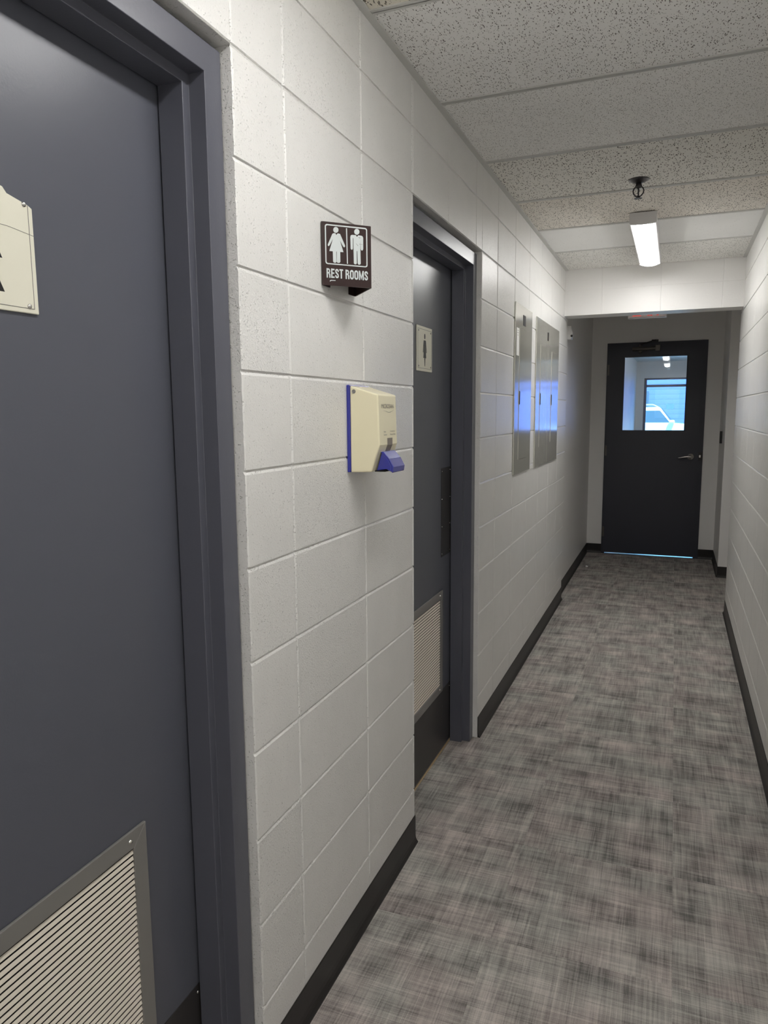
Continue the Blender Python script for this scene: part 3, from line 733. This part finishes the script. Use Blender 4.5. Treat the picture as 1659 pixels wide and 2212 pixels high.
wrap_light(-.95, .25, 'lit wraparound ceiling light above the viewer', 'diffuser_near')
wrap_light(-3.3, -2.1, 'added unseen wraparound fill light behind the viewer', 'diffuser_fill')  # added out of view to lift the ambient light on the lower walls

# ---------------------------------------------------------------- sprinkler
sx, sy = .612, 2.215
sp = empty('sprinkler', (sx, sy, ZC)); tag(sp, 'dark metal pendent fire sprinkler head in the ceiling', 'sprinkler')
m = MB(); m.lathe((sx,sy,ZC+.004), [(0,0),(.046,0),(.0455,-.003),(.036,-.007),(.024,-.0135),(.017,-.015),(0,-.015)], 'z', 32); m.build('escutcheon', M['sprink'], sp)
m = MB(); m.lathe((sx,sy,ZC-.010), [(.013,0),(.013,-.012),(.0155,-.013),(.0155,-.020),(.012,-.022),(.007,-.024),(0,-.024)], 'z', 20); m.build('body', M['sprink'], sp)
m = MB()
for s_ in (-1, 1):
    m.tube([(sx+s_*.010,sy,ZC-.026),(sx+s_*.019,sy,ZC-.034),(sx+s_*.0235,sy,ZC-.045),(sx+s_*.021,sy,ZC-.057),(sx+s_*.013,sy,ZC-.067),(sx+s_*.002,sy,ZC-.074)], .0032, 8)
m.lathe((sx,sy,ZC-.066), [(.0,0),(.006,-.002),(.006,-.010),(0,-.011)], 'z', 12)
m.tube([(sx-.006,sy,ZC-.034),(sx+.008,sy,ZC-.046),(sx-.008,sy,ZC-.058)], .0016, 6)
m.build('frame_arms', M['sprink'], sp)
m = MB(); m.tube([(sx,sy,ZC-.034),(sx,sy,ZC-.066)], .0034, 10); m.build('thermal_link', M['sprink'], sp)
m = MB()
m.lathe((sx,sy,ZC-.077), [(0,0),(.009,0),(.009,-.0015),(0,-.0015)], 'z', 16)
for k in range(12):
    a = math.tau*k/12; u = Vector((math.cos(a), math.sin(a), 0)); w = Vector((-math.sin(a), math.cos(a), 0)); c = Vector((sx,sy,ZC-.077))
    m.prism([c+u*.007-w*.0016, c+u*.0175-w*.0028-Vector((0,0,.001)), c+u*.0175+w*.0028-Vector((0,0,.001)), c+u*.007+w*.0016], (0,0,-.0014))
m.build('deflector', M['sprink'], sp)

# ---------------------------------------------------------------- exit sign behind the beam
ex0, ex1, ey = .442, .722, 4.60
es = empty('exit_sign', ((ex0+ex1)/2, ey, ZC)); tag(es, 'white exit sign with red letters, mostly hidden behind the beam', 'sign')
m = MB(); m.box((ex0,ey,2.247), (ex1,ey+.045,2.430)); m.build('housing', M['white'], es, bevel=.003)
m = MB(); m.box(((ex0+ex1)/2-.05,ey+.01,2.429), ((ex0+ex1)/2+.05,ey+.04,ZC)); m.build('canopy', M['white'], es, bevel=.002)
v2, f2, w2 = text_mesh('EXIT', .150, offset=.02)
M['red'] = plain('red exit letters', (.5,.02,.015), .4, emit=(1,.06,.03), es=.5)
m = MB(); m.add([((ex0+ex1)/2 + x*(.215/w2), ey-.0008, 2.337+y) for x, y in v2], f2); m.build('lettering', M['red'], es)
m = MB(); m.box((ex0+.012,ey-.0004,2.2495), (ex1-.012,ey-.0001,2.2515)); m.build('trim_line', M['grey_print'], es)

# ---------------------------------------------------------------- sounder box on the alcove wall
al = empty('alarm_box', (XL2, 4.66, 2.16)); tag(al, 'small white alarm box high on the left alcove wall', 'alarm')
m = MB(); m.prism([(XL2,4.64,2.113),(XL2+.040,4.64,2.113),(XL2+.046,4.64,2.128),(XL2+.052,4.64,2.160),(XL2+.042,4.64,2.190),(XL2+.040,4.64,2.220),(XL2,4.64,2.220)], (0,.075,0)); m.build('housing', M['white'], al, bevel=.003)
m = MB(); m.lathe((XL2+.045,4.6395,2.140), [(.009,0),(.009,.001),(.006,.0012),(.0055,.0004),(0,.0004)], '-y', 16); m.build('lens', M['black'], al)
# card reader on the pilaster side
cr = empty('card_reader', (XR2, 6.22, 1.28)); tag(cr, 'slim black card reader on the pilaster beside the end door', 'card reader')
m = MB(); m.box((XR2-.020,6.195,1.222), (XR2,6.245,1.337)); m.build('housing', M['black'], cr, bevel=.003)
m = MB(); m.box((XR2-.0212,6.206,1.300), (XR2-.0200,6.234,1.326)); m.build('keypad_face', M['grey_print'], cr, bevel=.0005)
# litter on the carpet
m = MB(); m.prism([(.050,5.868,.0),(.068,5.862,.0),(.072,5.874,.0),(.060,5.880,.0),(.064,5.890,.0),(.048,5.884,.0)], (0,0,.010))
tag(m.build('paper_scrap', M['paper']), 'tiny white paper scrap on the carpet near the left alcove wall', 'litter')

# ---------------------------------------------------------------- end door
d3 = empty('door_3', ((DX0+DX1)/2, YE, 0)); tag(d3, 'dark navy metal door with large window at the corridor end', 'door', kind='structure')
fr = MB()
fr.box((DX0,YE-.010,0), (DX0+.034,YE+ET+.005,DZT-.042)).box((DX1-.046,YE-.010,0), (DX1,YE+ET+.005,DZT-.042)).box((DX0,YE-.010,DZT-.042), (DX1,YE+ET+.005,DZT))
fr.build('door_frame', M['door_end'], d3)
LX0, LX1, LZ0, LZ1 = DX0+.016, DX1-.040, .018, DZT-.034
gx0, gx1, gz0, gz1 = .294, .914, 1.326, 2.098
yf, yb_ = YE-.026, YE+.018
lf = MB(); lf.box((LX0,yf,LZ0), (gx0,yb_,LZ1)).box((gx1,yf,LZ0), (LX1,yb_,LZ1)).box((gx0,yf,LZ0), (gx1,yb_,gz0)).box((gx0,yf,gz1), (gx1,yb_,LZ1))
lf.build('door_leaf', M['door_end'], d3)
gb = MB(); w_ = .009
gb.box((gx0-.002,yf-.004,gz0-.002), (gx0+w_,yb_+.004,gz1+.002)).box((gx1-w_,yf-.004,gz0-.002), (gx1+.002,yb_+.004,gz1+.002)).box((gx0,yf-.004,gz0-.002), (gx1,yb_+.004,gz0+w_)).box((gx0,yf-.004,gz1-w_), (gx1,yb_+.004,gz1+.002))
gbo = gb.build('glazing_bead', M['door_end'], d3, bevel=.0015)
gp_ = MB(); gp_.box((gx0+.004,YE-.006,gz0+.004), (gx1-.004,YE-.001,gz1-.004)); gp_.build('glass_pane', M['glass'], gbo)
for z in (1.965, 1.120, .245):
    h = MB(); h.tube([(LX0-.004,yf-.004,z-.055),(LX0-.004,yf-.004,z+.055)], .0065, 12)
    h.box((LX0-.004,yf-.001,z-.055), (LX0+.010,yf+.001,z+.055))
    hh = h.build('hinge', M['closer'], d3)
# lever handle
hx, hz = .981, 1.066
h = MB(); h.lathe((hx,yf,hz), [(.033,0),(.033,.006),(.029,.011),(.014,.013),(.013,.045),(.016,.050),(.016,.060),(0,.062)], '-y', 28)
h.tube([(hx,yf-.053,hz),(hx-.03,yf-.055,hz+.002),(hx-.065,yf-.055,hz-.002),(hx-.10,yf-.053,hz-.010),(hx-.118,yf-.050,hz-.012)], [.011,.010,.009,.008,.006], 12)
h.build('lever_handle', M['chrome'], d3)
h = MB(); h.lathe((hx+.004,yf,hz-.055), [(.004,0),(.004,.002),(0,.002)], '-y', 12); h.build('key_hole', M['black'], d3)
h = MB(); h.box((LX1-.004,YE-.030,1.030), (DX1-.006,YE-.008,1.110)); st = h.build('strike_box', M['black'], d3, bevel=.002)
h = MB(); h.box((LX1+.004,YE-.034,1.058), (LX1+.020,YE-.029,1.084)); h.build('latch_plate', M['chrome'], st, bevel=.001)
# closer
cz = 2.168
clo = MB(); clo.tube([(.375,yf-.028,cz),(.385,yf-.028,cz),(.600,yf-.028,cz+.006),(.640,yf-.028,cz+.008)], [.017,.021,.019,.016], 16)
clo.box((.600,yf-.050,cz-.022), (.645,yf,cz+.035)).box((.440,yf-.035,cz-.030), (.470,yf,cz+.035))
clo.lathe((.455,yf-.028,cz-.028), [(.014,0),(.014,-.016),(.008,-.020),(0,-.020)], 'z', 16); clo.lathe((.455,yf-.028,cz+.028), [(.014,0),(.014,.016),(0,.017)], 'z', 16)
co = clo.build('door_closer', M['closer'], d3, bevel=.002)
arm = MB(); arm.tube([(.455,yf-.028,cz+.048),(.520,yf-.110,cz+.055),(.600,yf-.030,cz+.085)], .007, 8); arm.box((.560,YE-.040,DZT-.005), (.625,YE-.010,DZT+.020)); arm.build('closer_arm', M['black'], co)
th = MB(); th.prism([(DX0+.034,y,z) for y, z in ((YE-.045,0),(YE-.03,.008),(YE+.10,.008),(YE+ET,0))], (DX1-DX0-.08,0,0)); th.build('threshold', M['alu'], d3)

# ---------------------------------------------------------------- room beyond the end door
RX0, RX1, RY0, RY1, RZ = .125, 3.6, YE+ET, 13.0, 2.43
wall('wall_lobby_left', 'pale wall of the room seen through the door window', ((RX0,RY0,0),(RX0,RY1,0),(RX0,RY1,RZ+.3),(RX0,RY0,RZ+.3)))
wall('wall_lobby_right', 'far side wall of the room beyond the end door', ((RX1,RY0,0),(RX1,RY1,0),(RX1,RY1,RZ+.3),(RX1,RY0,RZ+.3)), ((1.9,YE+ET,0),(RX1,YE+ET,0),(RX1,YE+ET,RZ+.3),(1.9,YE+ET,RZ+.3)))
m = MB(); m.box((-.6,RY0,RZ), (RX1+.2,RY1+.25,RZ+.05)); tag(m.build('ceiling_lobby', M['white']), 'pale ceiling of the room beyond the end door', kind='structure')
m = MB(); m.box((-.3,YE+.02,-.05), (RX1+.2,RY1,0)); tag(m.build('floor_lobby', M['asphalt']), 'grey floor of the room beyond the end door', kind='structure')
WX0, WX1, WZ1 = .262, 2.4, 2.128
m = MB(); m.box((RX0-.3,RY1,0), (WX0,RY1+.2,RZ)).box((WX1,RY1,0), (RX1+.2,RY1+.2,RZ)).box((WX0,RY1,WZ1), (WX1,RY1+.2,RZ)); tag(m.build('wall_lobby_front', M['drywall']), 'wall around the glazed entrance facing outside', kind='structure')
M['winframe'] = plain('blue aluminium', (.035,.055,.12), .4)
wn = empty('window_1', ((WX0+WX1)/2, RY1, 0)); tag(wn, 'dark framed glazed entrance with a transom bar, cars outside', 'window', kind='structure')
m = MB(); fwd = .045
m.box((WX0,RY1+.02,0), (WX0+fwd,RY1+.12,WZ1)).box((WX1-fwd,RY1+.02,0), (WX1,RY1+.12,WZ1)).box((WX0,RY1+.02,WZ1-.030), (WX1,RY1+.12,WZ1)).box((WX0,RY1+.02,0), (WX1,RY1+.12,.10))
m.box((WX0,RY1+.04,1.965), (WX1,RY1+.10,2.008)).box((1.32,RY1+.02,0), (1.37,RY1+.12,WZ1)); wf = m.build('window_frame', M['winframe'], wn)
m = MB(); m.box((WX0+.02,RY1+.068,.05), (WX1-.02,RY1+.074,WZ1-.02)); m.build('glass_pane', M['glass'], wf)
def film():
    m, nt, p = new_mat('thin paper on glass'); L = nt.links
    p.inputs['Base Color'].default_value = (.8,.85,.85,1)
    t = N(nt, 'ShaderNodeBsdfTranslucent'); t.inputs[0].default_value = (.75,.85,.85,1)
    mx = N(nt, 'ShaderNodeMixShader'); mx.inputs[0].default_value = .9; L.new(p.outputs[0], mx.inputs[1]); L.new(t.outputs[0], mx.inputs[2]); L.new(mx.outputs[0], nt.nodes['Material Output'].inputs[0]); return m
M['film'] = film()
# notice on the glass
m = MB(); m.box((.660,RY1+.058,1.560), (.790,RY1+.059,1.655)); tag(m.build('paper_notice', M['film']), 'pale paper notice on the entrance glass above the white car', 'notice')
# added fill lamp, out of view, brightening that room, and hanging box
lobby_fill = empty('ceiling_light', (2.95, 8.3, RZ)); tag(lobby_fill, 'added unseen fill light in the room beyond the end door', 'light')
m = MB(); m.box((2.85,7.6,RZ-.05), (3.05,9.0,RZ-.001)); m.build('diffuser', M['diffuser'], lobby_fill, bevel=.005)
hb = empty('hanging_sign', (.69, 11.2, RZ)); tag(hb, 'narrow white hanging box under the ceiling beyond the end door', 'sign')
m = MB(); m.box((.670,11.1,2.205), (.710,11.4,RZ-.001)); m.build('box_body', M['white'], hb, bevel=.004)
m = MB(); m.box((.670,11.095,2.190), (.710,11.405,2.206)); m.build('bottom_cap', M['paper'], hb)

# ---------------------------------------------------------------- outside
m = MB(); m.box((-25,RY1+.2,-.15), (25,60,-.02)); tag(m.build('ground', M['asphalt']), 'sunlit parking lot outside', kind='structure')
def siding():
    m, nt, p = new_mat('horizontal siding'); L = nt.links
    tc = N(nt, 'ShaderNodeTexCoord'); wv = N(nt, 'ShaderNodeTexWave', wave_type='BANDS', bands_direction='Z', wave_profile='SAW', Scale=1.6)
    L.new(tc.outputs['Object'], wv.inputs['Vector'])
    L.new(ramp(nt, wv.outputs['Fac'], [(0, (.06,.10,.27)), (.12, (.10,.155,.42)), (1, (.115,.175,.50))]), p.inputs['Base Color'])
    p.inputs['Roughness'].default_value = .6; return m
M['siding'] = siding()
bd = empty('building', (2, 30, 0)); tag(bd, 'blue sided building across the lot behind the white car', 'building')
m = MB(); m.box((-12,30,-.05), (16,36,4.2)); m.build('wall', M['siding'], bd)
m = MB(); m.box((-12.3,29.6,4.2), (16.3,36.3,4.5)); m.build('roof_edge', M['winframe'], bd)
for x0, x1 in ((2.4, 3.6), (-1.5, -.2)):
    m = MB(); m.box((x0,29.95,1.2), (x1,29.99,2.3)); m.build('window', M['carglass'], bd)
# white car, side on, nose to the right
cy0, cy1, gz = 16.0, 17.8, -.02
car = empty('car', (-.6, 16.9, gz)); tag(car, 'white SUV parked side-on outside, seen through both windows', 'car')
body = [(-3.2,.35),(1.95,.35),(2.12,.50),(2.14,.80),(2.02,.98),(1.6,1.20),(.74,1.285),(-3.1,1.29),(-3.25,.95),(-3.28,.50)]
def loft(m, prof, ya, yb, inset):
    n = len(prof); cx = sum(p[0] for p in prof)/n
    rows = [(ya+inset, .0), (ya, 1), (yb, 1), (yb-inset, 0)]
    m.prism([(x, ya, z+gz) for x, z in prof], (0, yb-ya, 0))
m = MB(); loft(m, body, cy0, cy1, 0); m.build('body', M['carpaint'], car, bevel=.06, seg=4)
m = MB()
lo_ = [(-3.05,1.23),(.93,1.19)]; 
vsb = [(-3.05,cy0+.06,1.27+gz),(.77,cy0+.06,1.26+gz),(.77,cy1-.06,1.26+gz),(-3.05,cy1-.06,1.27+gz),(-2.75,cy0+.24,1.62+gz),(.50,cy0+.24,1.63+gz),(.50,cy1-.24,1.63+gz),(-2.75,cy1-.24,1.62+gz)]
m.add(vsb, [(0,3,2,1),(4,5,6,7),(0,1,5,4),(1,2,6,5),(2,3,7,6),(3,0,4,7)]); m.build('cabin', M['carpaint'], car, bevel=.05, seg=4)
def side_pt(x, t):   # on the near cabin side, t 0 bottom..1 top
    return (x, cy0+.06+.18*t-.004, 1.265+gz+.36*t)
for xa, xb, xc, xd in ((-.30,.72,.56,-.25),(-1.55,-.38,-.33,-1.50),(-2.85,-1.63,-1.58,-2.65)):
    m = MB(); m.add([side_pt(xa,.06), side_pt(xb,.06), side_pt(xc-.06,.80), side_pt(xd,.80)], [(0,1,2,3)]); m.prism([side_pt(xa,.06), side_pt(xb-.03,.06), side_pt(xc-.08,.80), side_pt(xd,.80)], (0,-.006,0)); m.build('window', M['carglass'], car)
m = MB(); m.prism([(.775,cy0+.16,1.29+gz),(.775,cy1-.16,1.29+gz),(.52,cy1-.30,1.60+gz),(.52,cy0+.30,1.60+gz)], (.012,0,.012)); m.build('windshield', M['carglass'], car)
for yy in (cy0+.30, cy1-.30):
    m = MB(); m.tube([(-2.5,yy,1.62+gz),(-2.4,yy,1.675+gz),(.34,yy,1.685+gz),(.46,yy,1.62+gz)], .018, 8); m.build('roof_rail', M['lframe'], car)
m = MB(); m.box((.70,cy0-.16,1.275+gz), (.82,cy0+.02,1.345+gz)); m.build('mirror', M['carpaint'], car, bevel=.03, seg=3)
for wx in (-2.35, 1.25):
    for yy, s_ in ((cy0+.01, 1), (cy1-.23, 1)):
        m = MB(); m.lathe((wx,yy,.33+gz), [(.0,0),(.20,.0),(.22,.02),(.31,.0),(.34,.03),(.34,.19),(.31,.22),(0,.22)], 'y', 28); w = m.build('wheel', M['tyre'], car)
        m = MB(); m.lathe((wx,yy-.006,.33+gz), [(.0,0),(.05,-.0),(.19,.006),(.20,.02),(0,.02)], 'y', 24); m.build('hub_cap', M['chrome'], w)
